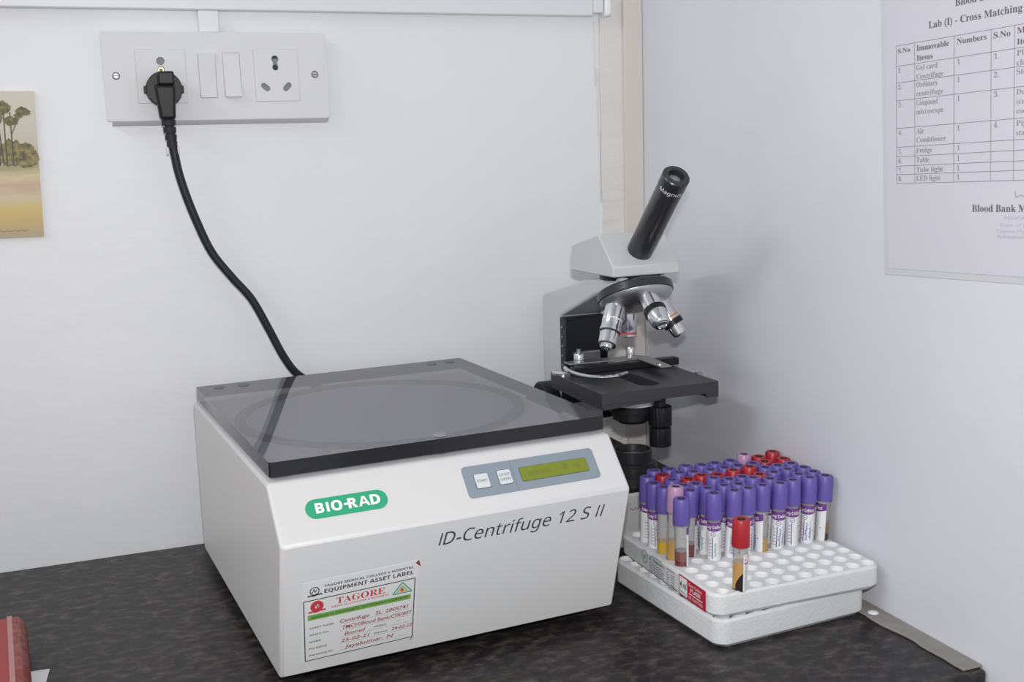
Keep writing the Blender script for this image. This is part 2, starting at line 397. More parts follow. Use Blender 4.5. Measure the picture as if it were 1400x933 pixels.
# ------------------------------------------------------------------ plug and mains cord
pcx = -0.6189 + 0.0575; pcz = 0.4672 + 0.0312
pc = empty('power_cord', (pcx, -0.0155, pcz), 'black mains cord with plug in the left socket, hanging behind the centrifuge', 'power cord')
hexp = []
for i in range(24):
    a = 2 * math.pi * i / 24; r = 0.0180 * (1.0 if i % 6 else 0.985); hexp.append((r * math.cos(a), r * math.sin(a)))
q = G().plate(hexp, [], 0, 1); q.V = [(x, -0.017 * z, y) for x, y, z in q.V]; q.build('plug_body', M_BLACK, pc, bevel=0.0018)
for s in (-1, 1):
    G().box(s * 0.0175 - 0.0022, s * 0.0175 + 0.0022, -0.013, -0.003, -0.004, 0.0035).build('side_lug', M_BLACK, pc, bevel=0.0006)
q = G(); q.add([(-0.0095, 0.0, 0.007), (0.0098, 0.0, 0.007), (0.0082, 0.0, -0.031), (-0.0062, 0.0, -0.031),
                (-0.0104, -0.027, 0.0035), (0.0106, -0.027, 0.0035), (0.0088, -0.024, -0.031), (-0.0068, -0.024, -0.031)],
               [(3, 2, 1, 0), (4, 5, 6, 7), (0, 1, 5, 4), (1, 2, 6, 5), (2, 3, 7, 6), (3, 0, 4, 7)])
q.build('plug_neck', M_BLACK, pc, bevel=0.003, seg=3)
q = G().box(-0.0065, 0.0098, -0.0275, -0.0165, 0.0035, 0.0172); q.build('plug_ridge', M_BLACK, pc, bevel=0.002)
q = G()
for k, (z, r) in enumerate(((-0.031, 0.0072), (-0.0385, 0.0066), (-0.046, 0.0060), (-0.0530, 0.0054))):
    q.lathe([(0, 0), (r, 0), (r * 0.96, -0.0058), (0, -0.0058)], (0.0018 + k * 0.0006, -0.0125, z), (0, 0, 1), 18)
q.cyl((0.0016, -0.0125, -0.03), (0.0038, -0.0125, -0.060), 0.0046, 0.0044, 16)
q.build('strain_relief', M_RUBBER, pc)
for s in (-1, 1):
    G().box(0.0040 + s * 0.0052 - 0.0012, 0.0040 + s * 0.0052 + 0.0012, -0.0145, -0.0105, -0.0665, -0.0585).build('relief_tab', M_CLEARP, pc, bevel=0.0005)
pth = [(-0.5585, -0.028, 0.455), (-0.5573, -0.028, 0.4441), (-0.5542, -0.027, 0.4178), (-0.5487, -0.026, 0.3934), (-0.5397, -0.025, 0.364),
       (-0.5258, -0.024, 0.3284), (-0.5064, -0.024, 0.2998), (-0.4872, -0.024, 0.2746), (-0.4713, -0.0235, 0.2412), (-0.4574, -0.023, 0.2098),
       (-0.4440, -0.022, 0.1885), (-0.4250, -0.020, 0.1730), (-0.4000, -0.018, 0.150), (-0.3900, -0.017, 0.110), (-0.388, -0.018, 0.075)]
def spline(P, k=6):
    P = [Vector(p) for p in P]; out = []
    for i in range(len(P) - 1):
        a, b, c, d = P[max(i - 1, 0)], P[i], P[i + 1], P[min(i + 2, len(P) - 1)]
        for j in range(k):
            t = j / k; out.append(0.5 * ((2 * b) + (c - a) * t + (2 * a - 5 * b + 4 * c - d) * t * t + (3 * b - a - 3 * c + d) * t ** 3))
    return out + [P[-1]]
G().tube([p - pc.location for p in spline(pth)], 0.0045, 12).build('cable', M_CORD, pc)

# ------------------------------------------------------------------ centrifuge
CX, CY, YAW = -0.5315, -0.3947, 0.07
ce = empty('centrifuge', (CX, CY, 0), 'white benchtop centrifuge with smoked acrylic lid beside the microscope', 'centrifuge', rot=(0, 0, YAW))
fold = Vector((0, -0.0403, 0.1327)); topp = Vector((0, -0.0040, 0.1740)); bott = Vector((0, -0.0051, 0.012))
BX0, BX1, CD = -0.0040, 0.3030, 0.3395
G().prism([(bott.y, bott.z), (fold.y, fold.z), (topp.y, topp.z), (CD, 0.1740), (CD, 0.012)], 'x', BX0, BX1).build('housing', M_BODY, ce, bevel=0.0028, seg=3)
def frame(o, e):
    e = e.normalized(); n = Vector((1, 0, 0)).cross(e).normalized()
    return lambda x, s, h=0.0: Vector((x, o.y, o.z)) + e * s + n * h
FS = frame(fold, topp - fold)      # sloping control face
FF = frame(bott, fold - bott)      # undercut front face
def raised(fr, loop, h0, h1):
    q = G().plate(loop, [], h0, h1); q.V = [tuple(fr(x, y, z)) for x, y, z in q.V]; return q
def decal(fr, polys, h): return G().flat(polys, lambda x, y, d: fr(x, y, h + d))
LF = (fold - bott).length
fp = raised(FF, rrect(-0.0008, 0.3005, 0.0022, LF - 0.0004, 0.002, 3), -0.002, 0.0010).build('front_panel', M_PANELF, ce, bevel=0.0006)
H = 0.0012
def bar(x, y, h, wd, sh): return ngon([(x, y), (x + wd, y), (x + wd + sh * h, y + h), (x + sh * h, y + h)])
decal(FF, [text('D-Centrifuge 12 S', 0.1287, 0.1030, 0.0117, 0.1362, shear=0.20, style='sans')] + [bar(x, 0.1030, 0.0117, 0.00135, 0.20) for x in (0.1250, 0.2700, 0.2746)], H).build('model_lettering', M_TXT, fp, smooth=0, recalc=False)
# lid
def lidbox():
    q = G().plate(rrect(0, 0.3008, 0, 0.3404, 0.0035, 4), [], 0.1772, 0.1896)
    return q
q = lidbox(); lid = None
nrm = q.F
lid = q.build('lid', [M_LID, M_LIDE], ce, smooth=30)
for p in lid.data.polygons:
    if abs(p.normal.z) < 0.5: p.material_index = 1
G().lathe([(0.131, 0), (0.131, 0.0026), (0.142, 0.0026), (0.142, 0)], (0.1546, 0.1900, 0.1741), n=72).build('gasket_ring', M_GASK, ce)
G().lathe([(0, 0.0006), (0.128, 0.0006), (0.1285, 0.0)], (0.1546, 0.1900, 0.1741), n=72).build('chamber_deck', M_DECK, ce)
G().lathe([(0, 0.0016), (0.0052, 0.0016), (0.0068, 0.0)], (0.1486, 0.0125, 0.1896), n=20).build('lid_catch', M_SHUT, lid)
G().cyl((0.1486, 0.0125, 0.1745), (0.1486, 0.0125, 0.1772), 0.004, n=14).build('latch_pin', M_STEEL, ce)
for x, y in ((0.0214, 0.3228), (0.0465, 0.3222), (0.2587, 0.3225), (0.2811, 0.3242)):
    G().lathe([(0, 0.0010), (0.0050, 0.0010), (0.0062, 0.0)], (x, y, 0.1896), n=18).build('hinge_screw', M_GASK, lid)
for x in (0.02, 0.27):
    for y in (0.03, 0.30):
        G().lathe([(0, 0), (0.011, 0), (0.012, 0.004), (0.011, 0.0125), (0, 0.0125)], (x, y, 0), n=18).build('rubber_foot', M_RUBBER, ce)
# control panel
cp = raised(FS, rrect(0.1558, 0.2795, 0.0146, 0.0436, 0.0035, 5), -0.0005, 0.0005).build('control_panel', M_PANELG, ce)
decal(FS, [line([(0.2005, 0.0146), (0.2005, 0.0436)], 0.0003)], 0.00058).build('panel_seam', M_BTNR, cp, smooth=0, recalc=False)
for (x0, x1, y0, y1), lines in (((0.1645, 0.1777, 0.0218, 0.0356), ['START']), ((0.1854, 0.1983, 0.0220, 0.0358), ['STOP', 'OPEN'])):
    raised(FS, rrect(x0, x1, y0, y1, 0.0014, 4), 0.0003, 0.0007).build('button_rim', M_BTNR, cp)
    raised(FS, rrect(x0 + 0.0005, x1 - 0.0005, y0 + 0.0005, y1 - 0.0005, 0.0012, 4), 0.0003, 0.0011).build('button', M_BTN, cp)
    xm_ = (x0 + x1) / 2; ym_ = (y0 + y1) / 2
    ps = [text(s, xm_, ym_ - 0.0011 + (0 if len(lines) == 1 else (0.0021 - 0.0042 * k)), 0.0022, 0.0094, align='C', style='sans') for k, s in enumerate(lines)]
    decal(FS, ps, 0.0012).build('button_lettering', M_TXT, cp, smooth=0, recalc=False)
raised(FS, rrect(0.2062, 0.2706, 0.0220, 0.0355, 0.0014, 4), 0.0003, 0.0007).build('display_bezel', M_BTNR, cp)
raised(FS, rrect(0.2067, 0.2701, 0.0225, 0.0350, 0.0012, 4), 0.0003, 0.0010).build('display', M_LCD, cp)
decal(FS, [quad(0.2135 + k * 0.0031, 0.2158 + k * 0.0031, 0.0262 + (k % 2) * 0.0006, 0.0306) for k in range(7)] + [quad(0.2465, 0.2520, 0.0275, 0.0325), quad(0.2600, 0.2625, 0.0262, 0.0300)], 0.00108).build('display_segments', M_LCDT, cp, smooth=0, recalc=False)
# brand badge
bdg = raised(FS, rrect(0.0212, 0.0880, 0.0193, 0.0358, 0.0082, 10), -0.0005, 0.0006).build('brand_badge', M_GREEN, ce)
decal(FS, [text('B', 0.0290, 0.0236, 0.0082, 0.0068, bold=0.018, style='sansb'), quad(0.0378, 0.0400, 0.0236, 0.0318), text('O', 0.0416, 0.0236, 0.0082, 0.0090, bold=0.018, style='sansb'), text('R', 0.0552, 0.0236, 0.0082, 0.0078, bold=0.018, style='sansb'), text('A', 0.0638, 0.0236, 0.0082, 0.0092, style='sansb'), text('D', 0.0736, 0.0236, 0.0082, 0.0082, bold=0.018, style='sansb'), quad(0.0520, 0.0556, 0.0268, 0.0286)], 0.0008).build('brand_lettering', M_WHITEP, bdg, smooth=0, recalc=False)
# asset label stuck on the front
al = raised(FF, [(0.0126, 0.0116), (0.1100, 0.0143), (0.1085, 0.0930), (0.0990, 0.0922), (0.0130, 0.0905)], 0.0008, 0.00125).build('asset_label', M_PAPER, ce)
H = 0.0014
fr_ = [(0.0142, 0.0728), (0.1064, 0.0755), (0.1072, 0.0157), (0.0163, 0.0137), (0.0142, 0.0728)]
decal(FF, [line(fr_, 0.0008)], H).build('label_frame', M_INK, al, smooth=0, recalc=False)
sl = 0.028
def tl(s, x, y, h, wd=None, **k):
    vs, fs = text(s, 0, 0, h, wd, **k); return ([(x + a, y + b + a * sl) for a, b in vs], fs)
blk = [tl('TAGORE MEDICAL COLLEGE & HOSPITAL', 0.0305, 0.0836, 0.0021, 0.0741, style='sansb'), tl('EQUIPMENT ASSET LABEL', 0.0307, 0.0779, 0.0036, 0.0742, style='sansb'),
       ringp(0.0228, 0.0815, 0.0040, 0.0032, 18), line([(0.0172, 0.0772), (0.0200, 0.0775), (0.0222, 0.0770), (0.0252, 0.0778), (0.0290, 0.0779)], 0.0013), line([(0.0208, 0.0795), (0.0224, 0.0834), (0.0232, 0.0800), (0.0246, 0.0828)], 0.0006)]
for k, s in enumerate(['ASSET NAME', 'ASSET NO', 'MAKE', 'PM DONE', 'PM DONE BY']):
    blk.append(tl(s, 0.0190, 0.0449 - 0.0068 * k, 0.0017, {0: 0.0205, 1: 0.0158, 2: 0.0100, 3: 0.0150, 4: 0.0205}[k], serif=True))
    blk.append(line([(0.0445, 0.0440 - 0.0066 * k), (0.1030, 0.0456 - 0.0066 * k)], 0.00015))
blk += [tl('MODEL', 0.0730, 0.0334, 0.0016, 0.0108, serif=True), tl('PM DUE', 0.0733, 0.0264, 0.0016, 0.0120, serif=True)]
for p in blk: decal(FF, [p], H).build('printed_lettering', M_INK, al, smooth=0, recalc=False)
red = [tl('TAGORE', 0.0407, 0.0652, 0.0060, 0.0404, serif=True), tl('MEDICAL COLLEGE & HOSPITAL', 0.0364, 0.0621, 0.0017, 0.0484, serif=True),
       ringp(0.0250, 0.0664, 0.0054, 0.0020, 20), line([(0.0182, 0.0612), (0.0215, 0.0618), (0.0245, 0.0611), (0.0280, 0.0621), (0.0322, 0.0621)], 0.0016), line([(0.0222, 0.0640), (0.0243, 0.0690), (0.0254, 0.0645), (0.0272, 0.0685)], 0.0008)]
decal(FF, red, H).build('red_heading', M_REDPR, al, smooth=0, recalc=False)
gb = [(0.0177, 0.0536), (0.1035, 0.0555), (0.1036, 0.0602), (0.0177, 0.0588)]
decal(FF, [ngon(gb)], H).build('green_band', M_LGREEN, al, smooth=0, recalc=False)
decal(FF, [tl('BIOMEDICAL ENGINEERING MAINTENANCE & SERVICES', 0.0205, 0.0552, 0.0019, 0.0800, serif=True)], H + 0.0002).build('band_lettering', M_INK, al, smooth=0, recalc=False)
decal(FF, [line([(0.0880, 0.0629), (0.1042, 0.0632), (0.0957, 0.0735), (0.0880, 0.0629)], 0.0013), line([(0.0915, 0.0645), (0.0957, 0.0700), (0.1000, 0.0646)], 0.0006)], H).build('emblem_triangle', M_TEAL, al, smooth=0, recalc=False)
decal(FF, [ngon([(0.0905, 0.0638), (0.1016, 0.0640), (0.0957, 0.0708)])], H - 0.0001).build('emblem_field', M_YEL, al, smooth=0, recalc=False)
decal(FF, [quad(0.0947, 0.0967, 0.0645, 0.0675)], H + 0.0001).build('emblem_centre', M_REDPR, al, smooth=0, recalc=False)
hw = [tl('Centrifuge   SL: 2005741', 0.0440, 0.0453, 0.0035, 0.0581, shear=0.18, bold=0.007), tl('TMCH/Blood Bank/CFE/007', 0.0462, 0.0386, 0.0035, 0.0592, shear=0.18, bold=0.007),
      tl('Biorad', 0.0482, 0.0321, 0.0032, 0.0175, shear=0.18, bold=0.007), tl('25-02-21', 0.0456, 0.0256, 0.0032, 0.0240, shear=0.18, bold=0.007), tl('24-02-22', 0.0884, 0.0268, 0.0032, 0.0178, shear=0.18, bold=0.007),
      tl('Jayakumar. N', 0.0488, 0.0188, 0.0034, 0.0415, shear=0.18, bold=0.007), tl('-', 0.0925, 0.0345, 0.0030, 0.0030)]
for p in hw: decal(FF, [p], H + 0.0001).build('handwriting', M_REDINK, al, smooth=0, recalc=False)
decal(FF, [ngon([(0.1062, 0.0902), (0.1088, 0.0930), (0.1108, 0.0860)])], H).build('torn_red_corner', M_REDINK, al, smooth=0, recalc=False)
decal(FF, [line([(0.1055, 0.0120), (0.1070, 0.0156), (0.1082, 0.0170)], 0.0005)], H).build('pen_flick', M_INK, al, smooth=0, recalc=False)

# ------------------------------------------------------------------ microscope
XM, YM = -0.1206, -0.2090
mi = empty('microscope', (XM, YM, 0), 'white monocular microscope with black slanted eyepiece tube in the corner', 'microscope')
G().box(-0.057, 0.057, -0.027, 0.183, 0.0, 0.007).build('base_foot', M_RUBBER, mi)
bs = G().box(-0.059, 0.059, -0.029, 0.185, 0.007, 0.0665).build('base', M_MICRO, mi, bevel=0.003)
def scrib(x, z): return Vector((x, -0.0292, z))
q = G(); q.tube([scrib(-0.019 + 0.0016 * k, 0.0484 + 0.0016 * math.sin(k * 1.9) + k * 0.0002) for k in range(9)], 0.00035, 6)
q.build('pen_scribble', M_REDINK, bs)
G().box(-0.059, 0.059, -0.029, 0.185, 0.0665, 0.071).build('base_deck', M_BLACK, mi, bevel=0.001)
G().lathe([(0, 0.071), (0.0265, 0.071), (0.0265, 0.0795), (0.0240, 0.0800), (0.0240, 0.0830), (0.0255, 0.0835), (0.0255, 0.0900), (0.0238, 0.0905), (0.0238, 0.0925), (0.0222, 0.0935), (0.0208, 0.0940), (0.0208, 0.1060), (0.0185, 0.1060), (0.0175, 0.0990), (0.0150, 0.0985), (0, 0.0985)], n=44).build('illuminator', M_BLACKS, mi)
G().lathe([(0, 0.1012), (0.008, 0.1006), (0.0145, 0.0988)], n=32).build('field_lens', M_SHUT, mi)
arm = [(0.181, 0.071), (0.181, 0.2556), (0.060, 0.2850), (-0.020, 0.2948), (-0.030, 0.2948), (-0.030, 0.2880), (0.032, 0.2704), (0.129, 0.2360), (0.129, 0.071)]
G().prism(arm, 'x', -0.027, 0.027).build('arm', M_MICRO, mi, bevel=0.004, seg=3)
fb = G().box(-0.0268, 0.0268, 0.114, 0.1295, 0.135, 0.2350).build('focus_block', M_BLACK, mi, bevel=0.001)
for k in range(5):
    G().cyl((-0.0268, 0.121, 0.180 + 0.011 * k), (-0.0282, 0.121, 0.180 + 0.011 * k), 0.0016, n=10).build('screw', M_STEEL, fb)
G().box(-0.018, 0.014, 0.107, 0.1142, 0.168, 0.196).build('stage_bracket', M_STEEL, mi, bevel=0.001)
for s in (-1, 1):
    k = G().lathe([(0, 0), (0.025, 0), (0.026, 0.002), (0.026, 0.016), (0.024, 0.018), (0.015, 0.018), (0.015, 0.029), (0.013, 0.031), (0, 0.031)], (s * 0.0275, 0.152, 0.130), (s, 0, 0), 40)
    k.build('focus_knob', M_BLACK, mi)
# head block and eyepiece
hd = [(0.0665, 0.3219), (-0.0020, 0.3377), (-0.0360, 0.3066), (-0.0356, 0.2963), (0.0680, 0.2950)]
G().prism(hd, 'x', -0.038, 0.038).build('head', M_MICRO, mi, bevel=0.0014)
G().lathe([(0, 0.2780), (0.024, 0.2780), (0.024, 0.2900), (0.033, 0.2905), (0.034, 0.2962), (0, 0.2962)], (0, -0.001, 0), n=40).build('head_mount', M_BLACK, mi)
e0 = Vector((0, -0.0195, 0.3190)); e1 = Vector((0, -0.0986, 0.3973)); ea = (e1 - e0).normalized(); EL = (e1 - e0).length
ep = G().lathe([(0, 0), (0.0132, 0), (0.0132, EL - 0.016), (0.0136, EL - 0.015), (0.0136, EL - 0.0012), (0.0126, EL), (0.0078, EL), (0.0066, EL - 0.004), (0.0064, EL - 0.006), (0, EL - 0.006)], e0, ea, 44).build('eyepiece_tube', M_BLACKS, mi)
G().lathe([(0, EL - 0.0042), (0.0035, EL - 0.0046), (0.0064, EL - 0.0059)], e0, ea, 24).build('eye_lens', M_LCDT if False else M_SHUT, ep)
qe = Vector((0, 0, 1)).rotation_difference(ea)
def oncyl(r, zc, a_c):
    def f(x, y, d=0):
        a = a_c + x / r; return e0 + qe @ Vector(((r + d) * math.cos(a), (r + d) * math.sin(a), zc + y))
    return f
G().flat([text('Magnus', -0.010, 0, 0.0042, 0.0240, style='sans')], oncyl(0.0138, EL - 0.0150, math.radians(-128))).build('brand_lettering', M_WHITEP, ep, smooth=0, recalc=False)
# nosepiece and objectives
tt = math.radians(25)
nax = Vector((0, -math.sin(tt), -math.cos(tt))); n1 = Vector((1, 0, 0)); n2 = Vector((0, -math.cos(tt), math.sin(tt)))
nc = Vector((0, -0.0065, 0.2815))
G().lathe([(0, 0), (0.034, 0.0), (0.0385, 0.0015), (0.0400, 0.003), (0.0400, 0.0105), (0.0385, 0.0115), (0, 0.0115)], nc, nax, 56).build('nosepiece', M_BLACKS, mi)
G().lathe([(0.0388, 0.0112), (0.0380, 0.0135), (0.0345, 0.0170), (0.0270, 0.0215), (0.0150, 0.0245), (0, 0.0250)], nc, nax, 56).build('nosepiece_dome', M_SILVER, mi)
def objective(phi, parts, bands, splay=tt):
    rad = n1 * math.cos(phi) + n2 * math.sin(phi)
    root = nc + nax * 0.0155 + rad * 0.0235; ax = (nax * math.cos(splay) + rad * math.sin(splay)).normalized()
    o = G().lathe(parts, root, ax, 32).build('objective', M_CHROME, mi)
    for (h0, h1, r, m) in bands:
        G().lathe([(r - 0.0006, h0), (r, h0), (r, h1), (r - 0.0006, h1)], root, ax, 32).build('colour_band', m, o)
    return o
R_ = math.radians
objective(R_(180), [(0, 0), (0.0102, 0), (0.0104, 0.004), (0.0104, 0.0235), (0.0102, 0.0240), (0.0102, 0.0300), (0.0108, 0.0305), (0.0108, 0.0350), (0.0098, 0.0355), (0.0092, 0.0475), (0.0070, 0.0500), (0.0062, 0.0525), (0.0030, 0.0525), (0.0028, 0.050), (0, 0.050)],
          [(0.0205, 0.0217, 0.01055, M_WHITEP), (0.0338, 0.0352, 0.0110, M_DARKH), (0.0478, 0.0492, 0.0093, M_DARKH)])
objective(R_(-90), [(0, 0), (0.0098, 0), (0.0098, 0.0200), (0.0090, 0.0215), (0.0090, 0.0295), (0.0060, 0.0310), (0, 0.0310)], [(0.0255, 0.0275, 0.0092, M_REDPR)])
objective(R_(90), [(0, 0), (0.0104, 0), (0.0104, 0.0215), (0.0112, 0.0220), (0.0112, 0.0290), (0.0104, 0.0295), (0.0098, 0.0400), (0.0078, 0.0430), (0.0058, 0.0445), (0.0050, 0.0445), (0.0046, 0.0425), (0, 0.0425)],
          [(0.0222, 0.0285, 0.0116, M_BLACK), (0.0425, 0.0440, 0.0072, M_DARKH)])
objective(R_(0), [(0, 0), (0.0098, 0), (0.0098, 0.0260), (0.0105, 0.0265), (0.0105, 0.0330), (0.0090, 0.0335), (0.0082, 0.0430), (0.0055, 0.0450), (0.0030, 0.0450), (0, 0.0445)],
          [(0.0222, 0.0238, 0.0100, mat('orange_band', (0.55, 0.22, 0.03), 0.4)), (0.0266, 0.0328, 0.0109, M_BLACK)])
# stage
ap = [(x, y) for x, y in slot(-0.004, 0.018, -0.002, -0.040, 0.0115, 10)]
st = G().plate(rrect(-0.0667, 0.0667, -0.0660, 0.0660, 0.0025, 3), [ap], 0.1735, 0.185)
st.prism([(-0.0660, 0.1740), (0.0, 0.1740), (0.0, 0.1722), (-0.0660, 0.1680)], 'y', -0.0655, 0.0655)
st.prism([(0.050, 0.1740), (0.0660, 0.1740), (0.0660, 0.1690), (0.0535, 0.1690)], 'y', -0.0655, 0.0655)
stg = st.build('stage', M_STAGE, mi, bevel=0.0008)
G().box(-0.0240, 0.0200, 0.060, 0.118, 0.160, 0.1735).build('stage_carrier', M_BLACK, mi)
G().box(-0.052, 0.0760, 0.034, 0.046, 0.1852, 0.1930).build('slide_rail', M_BLACK, mi, bevel=0.001)
cl = G().prism([(-0.050, 0.050), (-0.050, 0.066), (0.037, 0.063), (0.046, 0.050), (0.041, -0.012), (0.028, -0.012), (0.029, 0.046)], 'z', 0.1932, 0.1950).build('slide_clamp', M_STEEL, mi, bevel=0.0004)
G().tube(spline([(-0.060, 0.040, 0.1935), (-0.062, 0.020, 0.1925), (-0.056, 0.000, 0.1915), (-0.044, -0.0125, 0.1910), (-0.026, -0.016, 0.1910), (-0.010, -0.008, 0.1910)], 6), 0.0021, 10).build('slide_finger', M_CHROME, mi)
for x, y, r, h0, h1 in ((-0.0590, 0.048, 0.0120, 0.185, 0.1885), (-0.0345, 0.060, 0.0055, 0.1950, 0.2040), (0.0300, 0.062, 0.0046, 0.1950, 0.2050), (0.030, -0.006, 0.0022, 0.195, 0.1965)):
    G().lathe([(0, h0), (r, h0), (r, h1 - 0.0012), (r * 0.85, h1), (r * 0.3, h1 + 0.0006), (0, h1 + 0.0006)], (x, y, 0), n=24).build('clamp_screw', M_CHROME, mi)
G().cyl((-0.0345, 0.060, 0.204), (-0.0345, 0.060, 0.2085), 0.0024, n=14).build('clamp_pin', M_STEEL, mi)
G().cyl((0.0667, -0.018, 0.181), (0.0735, -0.018, 0.181), 0.0052, n=18).build('stage_screw', M_STEEL, mi)
# condenser and stage drive knobs
G().lathe([(0, 0.156), (0.0245, 0.156), (0.0245, 0.1600), (0, 0.1600)], n=40).build('condenser_lens', M_WHITEP, mi)
G().lathe([(0, 0.136), (0.0150, 0.136), (0.0195, 0.1395), (0.0215, 0.1400), (0.0215, 0.1470), (0.0230, 0.1475), (0.0250, 0.1480), (0.0250, 0.1560), (0, 0.1560)], n=44).build('condenser', M_BLACK, mi)
G().lathe([(0.010, 0.160), (0.018, 0.160), (0.018, 0.1735), (0.010, 0.1735)], n=32).build('condenser_sleeve', M_BLACK, mi)
kx, ky = -0.1014 - XM, -0.235 - YM
G().cyl((kx, ky, 0.150), (kx, ky, 0.1735), 0.0060, n=18).build('drive_shaft', M_BLACK, mi)
def knurl(z0, z1, r):
    q = G(); n = 40
    lp = [(kx + (r if i % 2 else r * 0.955) * math.cos(2 * math.pi * i / n), ky + (r if i % 2 else r * 0.955) * math.sin(2 * math.pi * i / n)) for i in range(n)]
    return q.plate(lp, [], z0, z1)
knurl(0.1355, 0.1560, 0.0124).build('stage_drive_knob', M_BLACK, mi, smooth=50, bevel=0.0005)
knurl(0.1135, 0.1335, 0.0116).build('stage_drive_knob', M_BLACK, mi, smooth=50, bevel=0.0005)

# ------------------------------------------------------------------ foam racks
def rack_mesh(x0, x1, y0, y1, z0, z1, centres, hr, rad, depth):
    g = G(); e = 0.0022
    outer_in = rrect(x0 + e, x1 - e, y0 + e, y1 - e, rad - e, 6); outer = rrect(x0, x1, y0, y1, rad, 6)
    bot = rrect(x0 + 0.004, x1 - 0.004, y0 + 0.004, y1 - 0.004, rad - 0.002, 6)
    holes = [circ(cx, cy, r, 16) for cx, cy, r in centres]
    q = G().plate(outer_in, holes, z0, z1)
    n = sum(len(l) for l in [outer_in] + holes)
    fs = [f for f in q.F if all(i < n for i in f)]      # top sheet only
    vs = q.V[:n]; g.add(vs, fs)
    m = len(outer_in)
    k0 = len(g.V); g.V += [(x, y, z1 - e) for x, y in outer]; k1 = len(g.V); g.V += [(x, y, z0 + 0.004) for x, y in outer]; k2 = len(g.V); g.V += [(x, y, z0) for x, y in bot]
    for a, b in ((0, k0), (k0, k1), (k1, k2)):
        for i in range(m): g.F.append((a + i, a + (i + 1) % m, b + (i + 1) % m, b + i)); g.MI.append(0)
    g.F.append(tuple(range(k2, k2 + m))); g.MI.append(0)
    b = m
    for h, (cx, cy, r) in zip(holes, centres):
        L = len(h); k = len(g.V); g.V += [(cx + (x - cx) * 0.93, cy + (y - cy) * 0.93, z1 - depth) for x, y in h]
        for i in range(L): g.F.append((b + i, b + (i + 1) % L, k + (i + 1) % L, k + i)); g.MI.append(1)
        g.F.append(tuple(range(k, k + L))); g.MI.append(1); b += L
    return g
def hole_pos(c, r): return (-0.0154 + (10 - c) * -0.01694 + (r - 1) * 0.00013, -0.4656 + (10 - c) * -0.00025 + (r - 1) * 0.0176)
RX, RY = -0.0935, -0.3850
ur = empty('foam_tube_rack', (RX, RY, 0.0262), 'upper white foam tube rack with red label, holding the sample tubes', 'tube rack')
cen = [(hole_pos(c, r)[0] - RX, hole_pos(c, r)[1] - RY, 0.0060 if (r == 1 and c < 3) else 0.0069) for r in range(1, 11) for c in range(1, 11)]
XL = -0.1800
rack_mesh(XL - RX, -0.0062 - RX, -0.4745 - RY - 0.001, -0.2950 - RY, 0.0, 0.0220, cen, 0.0069, 0.012, 0.0180).build('rack_body', [M_FOAM, M_FOAMLIT], ur, smooth=40)
lr = empty('foam_tube_rack', (-0.1775, -0.4785, 0), 'lower white foam tube rack lying flat under the filled rack', 'tube rack', rot=(0, 0, math.radians(4.2)))
cen2 = [(0.0100 + 0.0172 * c, 0.0100 + 0.0176 * r, 0.0069) for r in range(10) for c in range(9)]
rack_mesh(0, 0.1630, 0, 0.1780, 0.0, 0.0260, cen2, 0.0069, 0.012, 0.0200).build('rack_body', [M_FOAM, M_FOAMLIT], lr, smooth=40)
# print on the left face of the upper rack: s runs towards the front, t up
def rl(h): return lambda s, t, d=0: (XL - RX - h - d, -s - RY, t - 0.0262)
def rlab(polys, m, name, h, parent): return G().flat(polys, rl(h)).build(name, m, parent, smooth=0, recalc=False)
q = G().plate(rrect(0.4147, 0.4612, 0.0286, 0.0474, 0.0008, 3), [], 0, 0.0003); q.V = [rl(z)(x, y) for x, y, z in q.V]
rlb = q.build('red_label', M_REDLAB, ur)
rlab([quad(0.4160, 0.4298, 0.0300, 0.0463)], M_WHITEP, 'volume_field', 0.0004, rlb)
rlab([text('4 ml', 0.4172, 0.0365, 0.0058, 0.0112, bold=0.02), quad(0.4170, 0.4285, 0.0320, 0.0326)], M_INK, 'volume_lettering', 0.0005, rlb)
rlab([text('Easy Collect', 0.4330, 0.0425, 0.0028, 0.0225), text('PLAIN', 0.4358, 0.0374, 0.0036, 0.0165, style='sansb'), quad(0.4330, 0.4385, 0.0350, 0.0359), quad(0.4395, 0.4450, 0.0350, 0.0359), quad(0.4462, 0.4560, 0.0350, 0.0359), text('SST CLOTTING', 0.4325, 0.0308, 0.0027, 0.0240)], M_WHITEP, 'label_lettering', 0.0005, rlb)
rlab([ringp(0.3489, 0.0414, 0.0062, 0.0055, 22), text('JK', 0.3489, 0.0396, 0.0036, 0.0062, align='C', bold=0.02), text('J.K. Diagnostics', 0.3575, 0.0420, 0.0030, 0.0300, bold=0.02)], M_TEALPR, 'maker_print', 0.0003, ur)
def words(x, y, wd, h):      # print too small to read: word-long dashes
    out = []; e = x + wd
    while x < e - 0.001:
        l = min(random.uniform(0.0022, 0.0050), e - x); out.append(quad(x, x + l, y, y + h)); x += l + 0.0009
    return out
ps = words(0.3630, 0.0462, 0.0200, 0.0010)
for k, wd in enumerate((0.024, 0.028, 0.026, 0.028)): ps += words(0.3590, 0.0384 - 0.0024 * k, wd, 0.0010)
ps += words(0.3925, 0.0440, 0.0145, 0.0011)
for k in range(6): ps += [quad(0.3925, 0.3955 + 0.001 * (k % 3), 0.0408 - 0.0023 * k, 0.0417 - 0.0023 * k), quad(0.4000, 0.4075 - 0.001 * (k % 2), 0.0404 - 0.0023 * k, 0.0412 - 0.0023 * k)]
rlab(ps, M_NINKL, 'address_print', 0.0003, ur)

